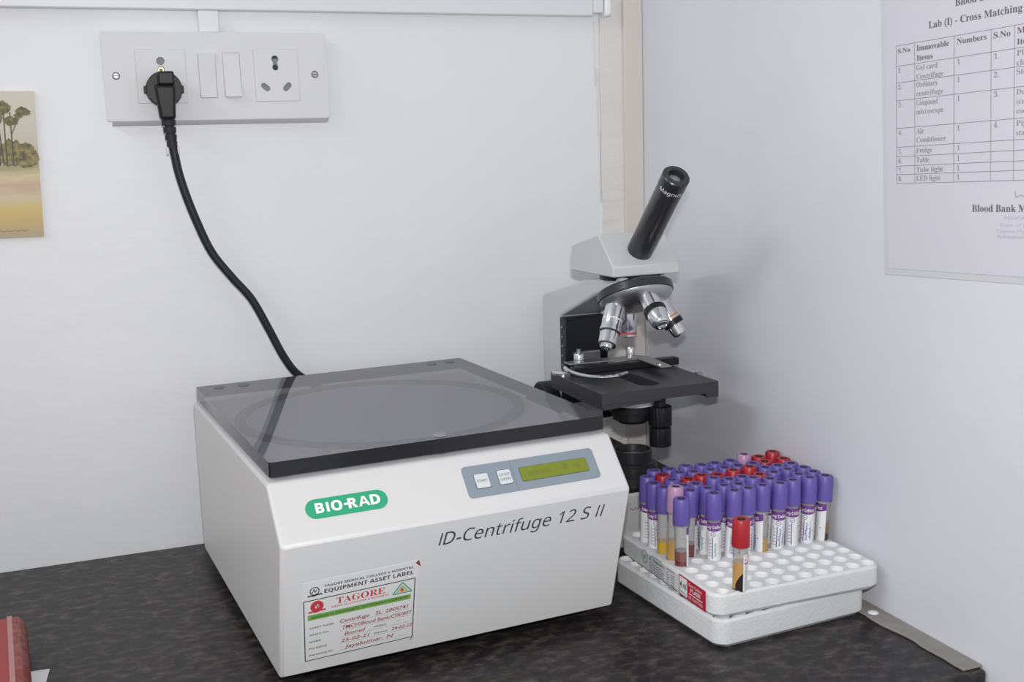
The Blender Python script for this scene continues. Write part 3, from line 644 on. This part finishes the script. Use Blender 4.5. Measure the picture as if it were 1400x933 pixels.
# ------------------------------------------------------------------ sample tubes
TUBES = [(5,1,'P',-.169,-.3998,.1115),(5,3,'P',-.1341,-.3983,.1115),(5,4,'P',-.113,-.3988,.1115),(5,5,'P',-.0981,-.3986,.1115),(5,6,'P',-.0815,-.3966,.1115),(5,7,'P',-.0628,-.3981,.1115),(5,8,'P',-.0471,-.3953,.1115),(5,9,'P',-.0281,-.3955,.1115),(5,10,'P',-.0094,-.3967,.1115),
 (6,1,'L',-.1642,-.3808,.117),(6,2,'P',-.1488,-.381,.1115),(6,3,'P',-.1313,-.3821,.1115),(6,4,'P',-.1129,-.3809,.1115),(6,5,'P',-.0987,-.3846,.1115),(6,6,'P',-.08,-.3786,.1138),(6,7,'P',-.0632,-.3819,.1115),(6,9,'P',-.0307,-.3813,.1115),(6,10,'P',-.0135,-.3805,.1115),
 (7,1,'P',-.166,-.3622,.1115),(7,2,'P',-.1468,-.364,.1115),(7,3,'P',-.134,-.3652,.1115),(7,4,'P',-.1124,-.3621,.1135),(7,5,'P',-.0983,-.3662,.1115),(7,6,'P',-.083,-.3649,.1115),(7,7,'R',-.0639,-.3668,.1115),(7,8,'P',-.0477,-.3649,.1115),(7,9,'P',-.0302,-.3624,.1115),(7,10,'P',-.0129,-.3643,.1115),
 (8,1,'P',-.1684,-.3466,.1115),(8,2,'P',-.1482,-.3447,.1115),(8,3,'R',-.1325,-.3499,.1115),(8,4,'R',-.1152,-.3435,.1115),(8,5,'R',-.1003,-.3496,.1115),(8,6,'R',-.0782,-.3422,.1115),(8,7,'R',-.0599,-.3442,.1134),(8,8,'P',-.046,-.3493,.1115),(8,9,'P',-.0314,-.3494,.1115),(8,10,'P',-.0155,-.3486,.1115),
 (9,1,'P',-.1637,-.3244,.1115),(9,2,'R',-.1484,-.3268,.1115),(9,3,'P',-.1299,-.3255,.1115),(9,4,'P',-.1153,-.3292,.1115),(9,5,'P',-.0972,-.3309,.1115),(9,6,'P',-.0814,-.3308,.1115),(9,7,'P',-.0662,-.3317,.1115),(9,8,'P',-.0484,-.3343,.1115),(9,9,'R',-.0359,-.3332,.1115),(9,10,'R',-.0121,-.3332,.1115),
 (10,2,'P',-.1482,-.3086,.1115),(10,3,'P',-.1322,-.3109,.1115),(10,4,'P',-.1123,-.3084,.1115),(10,5,'P',-.0965,-.3125,.1115),(10,6,'P',-.0814,-.3125,.1115),(10,7,'P',-.0632,-.3121,.1115),(10,8,'L',-.0444,-.3073,.1146),(10,9,'R',-.0299,-.315,.1115),(10,10,'R',-.0093,-.3076,.1133)]
TL_ = 0.0805; TR = 0.0062
def keep(o):
    me = o.data; bpy.data.objects.remove(o); return me
ME = {}
ME['tube'] = keep(G().lathe([(0, 0), (0.0030, 0.0006), (0.0052, 0.0026), (TR, 0.0058), (TR, 0.066)], n=20).build('tube_wall', M_TUBE, recalc=False))
for k, m, rc in (('P', M_CAPP, M_CAPH), ('R', M_CAPR, M_CAPRH), ('L', M_CAPL, M_CAPH)):
    q = G().lathe([(0.0063, 0.0565), (0.0077, 0.0565), (0.0079, 0.0580), (0.0076, 0.0700), (0.0074, 0.0790), (0.0066, TL_), (0.0036, TL_)], n=28)
    q.mi = 1; q.lathe([(0.0036, TL_), (0.0032, TL_ - 0.004), (0, TL_ - 0.004)], n=28)
    ME['cap' + k] = keep(q.build('cap', [m, rc], smooth=40))
def arc(r, h0, h1, half, n=16): return G().lathe([(r, h0), (r, h1)], n=n, a0=-half, a1=half)
HALF = math.radians(112)
ME['label'] = keep(arc(TR + 0.00015, 0.0150, 0.0538, HALF, 20).build('label', M_TLAB, recalc=False))
qb = G(); n = 20
vs = []; fs = []
for i in range(n + 1):
    a = -HALF + 2 * HALF * i / n; z0 = 0.0475 - 0.0022 * math.cos((i / n - 0.5) * math.pi)
    for z in (z0, 0.0538): vs.append(((TR + 0.00025) * math.cos(a), (TR + 0.00025) * math.sin(a), z))
for i in range(n): fs.append((2 * i, 2 * i + 2, 2 * i + 3, 2 * i + 1))
ME['band'] = keep(qb.add(vs, fs).build('label_band', M_TBAND, recalc=False))
def cylmap(h): return lambda x, y, d=0: ((TR + h + d) * math.cos(x / TR), (TR + h + d) * math.sin(x / TR), y)
ME['brand'] = keep(G().flat([text('Easy Collect', 0, 0.0478, 0.0031, 0.0165, align='C', style='sansb')], cylmap(0.00035)).build('band_lettering', M_WHITEP, smooth=0, recalc=False))
pr = [ringp(-0.0005, 0.0425, 0.0023, 0.0019, 16), text('JK', -0.0005, 0.0417, 0.0015, 0.0024, align='C'), quad(-0.0016, -0.0008, 0.0190, 0.0395)]
pr += [line([(-0.0048, 0.0205), (-0.0048, 0.0400), (0.0050, 0.0400), (0.0050, 0.0205)], 0.00022), ngon([(0.0066, 0.0300), (0.0080, 0.0294), (0.0080, 0.0306)])]
pr += [quad(-0.0042, -0.0022, 0.0215 + 0.0030 * k, 0.0220 + 0.0030 * k) for k in range(6)]
ME['print'] = keep(G().flat(pr, cylmap(0.0003)).build('label_print', M_TLINE, smooth=0, recalc=False))
def pen(s, x, y, h, wd):
    vs, fs = text(s, 0, 0, h, wd, shear=0.2, bold=0.012); return ([(x - b, y + a) for a, b in vs], fs)
def squig(x, y, h, wd, w=0.00045):
    """illegible pen strokes running up the label"""
    n = max(8, int(wd / 0.0009)); pts = []
    for i in range(n): pts.append((x - h * random.uniform(0.05, 0.45) if i % 2 else x - h * random.uniform(0.55, 1.0), y + wd * i / n + random.uniform(-0.0004, 0.0004)))
    return line(pts, w)
ME['penA'] = keep(G().flat([squig(0.0026, 0.0205, 0.0026, 0.0180), squig(0.0056, 0.0220, 0.0020, 0.0120)], cylmap(0.0004)).build('handwriting', M_BLUEPEN, smooth=0, recalc=False))
ME['penB'] = keep(G().flat([pen('1 28376', 0.0030, 0.0205, 0.0030, 0.0190), squig(0.0060, 0.0225, 0.0022, 0.0100)], cylmap(0.0004)).build('handwriting', M_INK, smooth=0, recalc=False))
ME['penC'] = keep(G().flat([squig(0.0028, 0.0210, 0.0026, 0.0140)], cylmap(0.0004)).build('handwriting', M_TEALPR, smooth=0, recalc=False))
def liquid(levels, ri=0.00626):
    g = G(); z = 0.0007; first = True
    for k, h in enumerate(levels):
        g.mi = k
        p = [(0, 0.0004), (0.0031, 0.0009), (0.0053, 0.0027), (ri, 0.0058), (ri, h)] if first else [(ri, z), (ri, h)]
        if k == len(levels) - 1: p.append((0, h))
        g.lathe(p, n=18); z = h; first = False
    return g
def blood_mesh(levels, mats): return keep(liquid(levels).build('blood_sample', mats, smooth=40))
ME['bl'] = [blood_mesh([0.022, 0.031], [M_BLOOD, M_HAEM]), blood_mesh([0.029], [M_BLOOD]), blood_mesh([0.0080, 0.0285], [M_BLOOD, M_YELLOW]), blood_mesh([0.0080, 0.0290], [M_BLOOD, M_PLASMA]), blood_mesh([0.024, 0.035], [M_CLOT, M_BROWN])]
SPEC = {(5, 1): (0, 158, 'penA'), (5, 3): (1, 0, 'penC'), (5, 4): (1, 35, 'penA'), (5, 5): (1, 60, 'penA'), (5, 6): (3, -100, 'penA'), (5, 7): (1, 5, 'penA'), (5, 8): (1, 8, None), (5, 9): (1, -22, 'penA'), (5, 10): (4, -88, None),
        (6, 1): (3, 185, None), (6, 2): (1, 165, 'penB'), (6, 3): (1, -40, 'penC'), (7, 1): (2, 185, None), (8, 1): (1, 20, 'penB'), (9, 1): (1, 35, None), (6, 4): (1, 50, None), (6, 10): (1, -40, None), (6, 7): (1, -10, 'penA')}
ORD = ['', 'first', 'second', 'third', 'fourth', 'fifth', 'sixth', 'seventh', 'eighth', 'ninth', 'tenth']
face = math.atan2(-1.256 + 0.40, -0.649 + 0.095)
def put(name, me, parent, rz=0):
    o = bpy.data.objects.new(name, me); COL.objects.link(o); o.parent = parent
    if rz: o.rotation_euler = (0, 0, rz)
    return o
rowcols = {}
for r, c, *_ in TUBES: rowcols.setdefault(r, []).append(c)
for r, c, k, tx, ty, tz in TUBES:
    hx, hy = hole_pos(c, r)
    dx = max(-0.0035, min(0.0035, tx - hx)); dy = max(-0.0045, min(0.0045, ty - hy))
    top = Vector((hx + dx, hy + dy, tz)); bz = 0.0310 + (tz - 0.1115)
    ax = (top - Vector((hx, hy, bz))).normalized()
    pos_ = rowcols[r].index(c) + 1
    colr = {'P': 'violet', 'R': 'red', 'L': 'pale lilac'}[k]
    rown = {5: 'front row of the tube block', 10: 'rearmost row of the tube block'}.get(r, ORD[r - 4] + ' row back in the tube block')
    e = empty('blood_tube', (hx, hy, bz), '%s-capped blood tube, %s from left in %s' % (colr, ORD[pos_], rown), 'blood tube', 'blood tubes standing in the foam rack')
    q_ = Vector((0, 0, 1)).rotation_difference(ax); e.rotation_mode = 'QUATERNION'; e.rotation_quaternion = q_
    liq, ang, penk = SPEC.get((r, c), (random.choice([0, 1, 1, 4]), random.uniform(-70, 70), random.choice([None, 'penA', 'penB'])))
    put('tube_wall', ME['tube'], e); put('cap', ME['cap' + k], e); put('blood_sample', ME['bl'][liq], e)
    rz = face + math.radians(ang)
    lb = put('label', ME['label'], e, rz)
    for nm, ky_ in (('label_band', 'band'), ('band_lettering', 'brand'), ('label_print', 'print')) + ((('handwriting', penk),) if penk else ()):
        put(nm, ME[ky_], lb)
# lone red tube standing in the front row
hx, hy = hole_pos(2, 1)
e = empty('blood_tube', (hx, hy, 0.0310), 'red-capped blood tube with dark clot standing alone at the front of the rack', 'blood tube', 'blood tubes standing in the foam rack')
top = Vector((hx - 0.0008, hy - 0.004, 0.1115)); e.rotation_mode = 'QUATERNION'
e.rotation_quaternion = Vector((0, 0, 1)).rotation_difference((top - Vector((hx, hy, 0.031))).normalized())
put('tube_wall', ME['tube'], e); put('cap', ME['capR'], e)
put('blood_sample', keep(liquid([0.0185, 0.0420]).build('blood_sample', [M_CLOT, M_PLASMA])), e)
q = G(); m_ = 12    # clot climbing the right side of the glass
vs = []; fs = []
for i in range(m_ + 1):
    a = math.radians(-75 + 150 * i / m_); hgt = 0.0335 - 0.011 * (abs(i / m_ - 0.5) * 2) ** 2
    for z in (0.0150, hgt): vs.append((0.0063 * math.cos(a), 0.0063 * math.sin(a), z))
for i in range(m_): fs.append((2 * i, 2 * i + 2, 2 * i + 3, 2 * i + 1))
put('clot', keep(q.add(vs, fs).build('clot', M_CLOT, recalc=False)), e, face + math.radians(38))
lbm = keep(arc(TR + 0.00015, 0.0165, 0.0500, math.radians(75), 16).build('label', M_TLAB, recalc=False))
lb = put('label', lbm, e, face + math.radians(100))
put('label_print', keep(G().flat([quad(-0.0068, -0.0058, 0.0445, 0.0460), quad(-0.0040, -0.0026, 0.0470, 0.0490), line([(-0.0072, 0.0425), (-0.0052, 0.0418), (-0.0030, 0.0425), (-0.0012, 0.0445)], 0.0012)], cylmap(0.0004)).build('label_print', M_REDPR, smooth=0, recalc=False)), lb)
put('handwriting', keep(G().flat([squig(-0.0046, 0.0180, 0.0018, 0.0230, 0.0003)], cylmap(0.0004)).build('handwriting', M_NINKL, smooth=0, recalc=False)), lb)

# ------------------------------------------------------------------ notice on the right wall
no = empty('notice_sheet', (0, -0.4664, 0.3147), 'printed paper notice with an items table, taped to the right wall', 'notice')
def nt(h):
    def f(s, t, d=0): return (-0.0004 - h - d, -s + 0.058 * t, t + (0.039 - 0.11 * t) * s)
    return f
NW, NH = 0.210, 0.297
def sheet(s0, s1, t0, t1, ha, hb, ns=12, ntn=16):
    vs = []; fs = []
    for h in (ha, hb):
        for i in range(ns + 1):
            for j in range(ntn + 1): vs.append(nt(h)(s0 + (s1 - s0) * i / ns, t0 + (t1 - t0) * j / ntn))
    A = (ns + 1) * (ntn + 1); id_ = lambda i, j, k: k * A + i * (ntn + 1) + j
    for i in range(ns):
        for j in range(ntn):
            fs.append((id_(i, j, 0), id_(i, j + 1, 0), id_(i + 1, j + 1, 0), id_(i + 1, j, 0))); fs.append((id_(i, j, 1), id_(i + 1, j, 1), id_(i + 1, j + 1, 1), id_(i, j + 1, 1)))
    for j in range(ntn):
        for i in (0, ns): fs.append((id_(i, j, 0), id_(i, j + 1, 0), id_(i, j + 1, 1), id_(i, j, 1)))
    for i in range(ns):
        for j in (0, ntn): fs.append((id_(i, j, 0), id_(i + 1, j, 0), id_(i + 1, j, 1), id_(i, j, 1)))
    return G().add(vs, fs)
sheet(-0.006, NW + 0.006, -0.0055, NH + 0.006, 0, 0.0004).build('tape_border', M_TAPE, no)
ps_ = sheet(0, NW, 0, NH, 0.0003, 0.0010).build('paper', M_SHEET, no)
rows = [0.1868, 0.1700, 0.1563, 0.1416, 0.1186, 0.1029, 0.0950, 0.0871, 0.0800, 0.0726]
cols = [0.0137, 0.0360, 0.0808, 0.1196, 0.1423, 0.1950]
def cs(j, t): return cols[j] - (0.1868 - t) * 0.012
pl_ = [line([(cs(0, t) + (cs(5, t) - cs(0, t)) * i / 8, t) for i in range(9)], 0.00045) for t in rows]
pl_ += [line([(cs(j, rows[0]), rows[0]), (cs(j, rows[-1]), rows[-1])], 0.00045) for j in range(6)]
NHt = 0.0012
def nlab(polys, m, name): return G().flat(polys, nt(NHt)).build(name, m, ps_, smooth=0, recalc=False)
nlab(pl_, M_NINKL, 'table_lines')
tx = [text('Blood Bank', 0.0823, 0.2095, 0.0058, 0.046, serif=True), text('Lab (I) - Cross Matching', 0.0525, 0.1962, 0.0056, 0.0970, serif=True),
      text('S.No', 0.0156, 0.1804, 0.0038, 0.0150, serif=True), text('Immovable', 0.0383, 0.1800, 0.0045, 0.0370, serif=True), text('Items', 0.0383, 0.1722, 0.0043, 0.0185, serif=True),
      text('Numbers', 0.0838, 0.1800, 0.0045, 0.0310, serif=True), text('S.No', 0.1218, 0.1798, 0.0045, 0.0165, serif=True), text('Movable', 0.1445, 0.1805, 0.0045, 0.0320, serif=True), text('Items', 0.1445, 0.1725, 0.0043, 0.0185, serif=True),
      text('Blood Bank Medical Officer', 0.0990, 0.0490, 0.0056, 0.1060, serif=True)]
for p in tx: nlab([p], M_NINK, 'bold_lettering')
tx = []
for k, (a, b) in enumerate((('Gel card', 'Centrifuge'), ('Ordinary', 'centrifuge'), ('Compound', 'microscope'), ('Air', 'Conditioner'), ('Fridge', ''), ('Table', ''), ('Tube light', ''), ('LED light', ''))):
    t0 = rows[k + 1]; two = bool(b); y1 = t0 - 0.0056
    tx.append(text(a, cs(1, t0) + 0.0018, y1, 0.0043, 0.0031 * len(a), style='serifr'))
    if two: tx.append(text(b, cs(1, t0) + 0.0018, y1 - 0.0072, 0.0043, 0.0031 * len(b), style='serifr'))
    tx.append(text('%d.' % (k + 1), cs(0, t0) + 0.0022, y1, 0.0040, 0.0042, style='serifr')); tx.append(text('1', cs(2, t0) + 0.0035, y1, 0.0042, style='serifr'))
for k, (a, b, c) in enumerate((('Plastic', 'chairs', ''), ('Stool', '', ''), ('Dust bin', '(colour', 'coded)'), ('Pipette', 'stand', ''))):
    t0 = rows[k + 1]; tx.append(text('%d.' % (k + 1), cs(3, t0) + 0.0028, t0 - 0.0056, 0.0042, 0.0048, style='serifr'))
    for j, s in enumerate((a, b, c)):
        if s: tx.append(text(s, cs(4, t0) + 0.0022, t0 - 0.0056 - 0.0070 * j, 0.0043, 0.0031 * len(s), style='serifr'))
tx.append(line([(0.1426, 0.0651), (0.1432, 0.0600), (0.1445, 0.0603), (0.1480, 0.0618), (0.1500, 0.0605), (0.1560, 0.0625)], 0.0005))
for p in tx: nlab([p], M_NINKL, 'table_lettering')
nlab([text('MEDICAL OFFICER', 0.1316, 0.0433, 0.0024, 0.046), text('Dept. of Blood Bank', 0.1275, 0.0380, 0.0024, 0.052), text('Tagore Medical College', 0.1236, 0.0333, 0.0024, 0.062), text('Rathinamangalam, Chennai', 0.1249, 0.0289, 0.0026, 0.062, bold=0.01)], M_STAMP, 'stamp')

# ------------------------------------------------------------------ painting on the back wall
M_PAINT = mat('landscape_painting', (0.6, 0.5, 0.35), 0.5)
tcn = nd(M_PAINT, 'ShaderNodeTexCoord'); sx_ = nd(M_PAINT, 'ShaderNodeSeparateXYZ'); lk(M_PAINT, tcn.outputs['Object'], sx_.inputs[0])
mr = nd(M_PAINT, 'ShaderNodeMapRange'); mr.inputs['From Min'].default_value = 0.0; mr.inputs['From Max'].default_value = 0.147
lk(M_PAINT, sx_.outputs['Z'], mr.inputs['Value'])
vec = coords(M_PAINT, (0.6, 1, 3.2)); nz = noise(M_PAINT, vec, 26, 5, 0.65)
md = nd(M_PAINT, 'ShaderNodeMath', operation='MULTIPLY_ADD'); md.inputs[1].default_value = 0.16; lk(M_PAINT, nz, md.inputs[0])
sb_ = nd(M_PAINT, 'ShaderNodeMath', operation='SUBTRACT'); sb_.inputs[1].default_value = 0.08; lk(M_PAINT, mr.outputs[0], sb_.inputs[0]); lk(M_PAINT, sb_.outputs[0], md.inputs[2])
cr = ramp(M_PAINT, md.outputs[0], [(0.0, (0.42, 0.34, 0.22)), (0.10, (0.52, 0.38, 0.15)), (0.20, (0.60, 0.44, 0.16)), (0.28, (0.58, 0.50, 0.33)), (0.36, (0.52, 0.36, 0.26)), (0.42, (0.60, 0.52, 0.30)), (0.49, (0.34, 0.30, 0.15)), (0.53, (0.50, 0.45, 0.34)), (0.75, (0.56, 0.52, 0.42)), (1.0, (0.60, 0.56, 0.46))])
lk(M_PAINT, cr, base(M_PAINT))
M_OLIVE = mat('painted_olive', (0.12, 0.12, 0.055), 0.6); lk(M_OLIVE, ramp(M_OLIVE, noise(M_OLIVE, coords(M_OLIVE), 220, 4), [(0.35, (0.07, 0.075, 0.045)), (0.65, (0.26, 0.24, 0.09))]), base(M_OLIVE))
M_OLIVEB = mat('painted_bush', (0.2, 0.17, 0.08), 0.6); lk(M_OLIVEB, ramp(M_OLIVEB, noise(M_OLIVEB, coords(M_OLIVEB), 200, 4), [(0.35, (0.10, 0.085, 0.055)), (0.68, (0.36, 0.30, 0.11))]), base(M_OLIVEB))
M_GDARK = mat('painted_dark_green', (0.065, 0.08, 0.055), 0.6)
pa = empty('painting', (-0.690, 0, 0.3525), 'unframed landscape painting of trees over a yellow field, by the switchboard', 'painting')
PWX = -0.205
q = G(); q.add([(PWX - 0.004, -0.0002, 0.0), (0.0, -0.0002, 0.0), (0.0038, -0.0002, 0.1467), (PWX, -0.0002, 0.1467), (PWX - 0.004, -0.0035, 0.0), (0.0, -0.0035, 0.0), (0.0038, -0.0035, 0.1467), (PWX, -0.0035, 0.1467)],
               [(3, 2, 1, 0), (4, 5, 6, 7), (0, 1, 5, 4), (1, 2, 6, 5), (2, 3, 7, 6), (3, 0, 4, 7)])
pcv = q.build('canvas', M_PAINT, pa)
def blob(cx, cz, rx, rz, n=22, jag=0.25):
    return ngon([(cx + rx * (1 + random.uniform(-jag, jag * 0.4)) * math.cos(2 * math.pi * i / n), cz + rz * (1 + random.uniform(-jag, jag * 0.4)) * math.sin(2 * math.pi * i / n)) for i in range(n)])
def pdec(polys, m, name, h):
    for k, p in enumerate(polys): G().flat([p], lambda x, z, d: (x, -0.0035 - h - k * 8e-6, z)).build(name, m, pcv, smooth=0, recalc=False)
bl_ = [blob(-0.010, 0.0840, 0.0120, 0.0140), blob(-0.022, 0.0850, 0.0120, 0.0155), blob(-0.002, 0.0800, 0.0050, 0.0085), blob(-0.040, 0.0850, 0.014, 0.014)] + [blob(-0.055 - 0.018 * k, 0.083 + 0.004 * (k % 3), 0.013, 0.012) for k in range(8)]
pdec(bl_, M_OLIVEB, 'painted_bush', 0.0002)
trk = [line([(x, 0.0730), (x + d * 0.5, 0.100), (x + d, 0.126)], 0.0011) for x, d in ((-0.0275, 0.001), (-0.0305, -0.002), (-0.0215, 0.001), (-0.0340, 0.0005), (-0.080, 0.002), (-0.084, -0.002), (-0.13, 0.002))]
trk += [line([(-0.0208, 0.104), (-0.0140, 0.118), (-0.0085, 0.1245)], 0.0008)]
pdec(trk, M_GDARK, 'painted_trunk', 0.0003)
cr_ = [blob(-0.0270, 0.1300, 0.0085, 0.0075), blob(-0.0200, 0.1170, 0.0072, 0.0048), blob(-0.0335, 0.1190, 0.0065, 0.0060), blob(-0.0090, 0.1265, 0.0062, 0.0050), blob(-0.0045, 0.1255, 0.0035, 0.0030), blob(-0.0130, 0.1225, 0.0045, 0.0030), blob(-0.0390, 0.1270, 0.009, 0.007), blob(-0.082, 0.128, 0.014, 0.010), blob(-0.130, 0.124, 0.013, 0.009)]
pdec(cr_, M_OLIVE, 'painted_crown', 0.0004)
pdec([line([(-0.042 + 0.0022 * k, 0.0072 + 0.0009 * math.sin(k * 2.1)) for k in range(14)], 0.0004)], M_OLIVE, 'signature', 0.0004)

# ------------------------------------------------------------------ red register and loose paper at the left
rb = empty('register_book', (-0.735, -0.2180, 0.0012), 'worn red hardbound register at the left edge of the counter', 'register book', rot=(0, 0, math.radians(4)))
G().box(-0.200, -0.0080, -0.262, -0.0040, 0.002, 0.0270).build('page_block', M_WPAPER, rb)
G().box(-0.205, -0.0040, -0.266, 0.0, 0.0270, 0.0295).build('cover', M_REDBOOK, rb, bevel=0.0008)
G().box(-0.205, -0.0040, -0.266, 0.0, 0.0, 0.0022).build('cover', M_REDBOOK, rb, bevel=0.0008)
sp = [(-0.0060, 0.0), (0.0010, 0.0), (0.0050, 0.0050), (0.0062, 0.0145), (0.0050, 0.0240), (0.0005, 0.0292), (-0.0060, 0.0302)]
G().prism(sp, 'y', -0.266, 0.0).build('spine', M_REDSP, rb, bevel=0.001)
G().box(-0.0090, -0.0050, -0.266, 0.001, 0.0296, 0.0304).build('tape_strip', mat('worn_tape', (0.42, 0.20, 0.18), 0.35), rb)
lp_ = G(); lp_.prism([(-0.0330 - 0.11, -0.148), (0.0, -0.148 + 0.004), (0.0, 0.0), (-0.0330 - 0.11, -0.004)], 'z', 0.0, 0.0008)
o = lp_.build('loose_paper', M_WPAPER); o.location = (-0.7103, -0.2750, 0.0002); o.rotation_euler = (0, 0, math.radians(-5))
tag(o, 'blank white paper sheet sticking out from under the red register', 'paper')

if 'ob' in _tk:
    cu = _tk['ob'].data; bpy.data.objects.remove(_tk['ob']); bpy.data.curves.remove(cu)
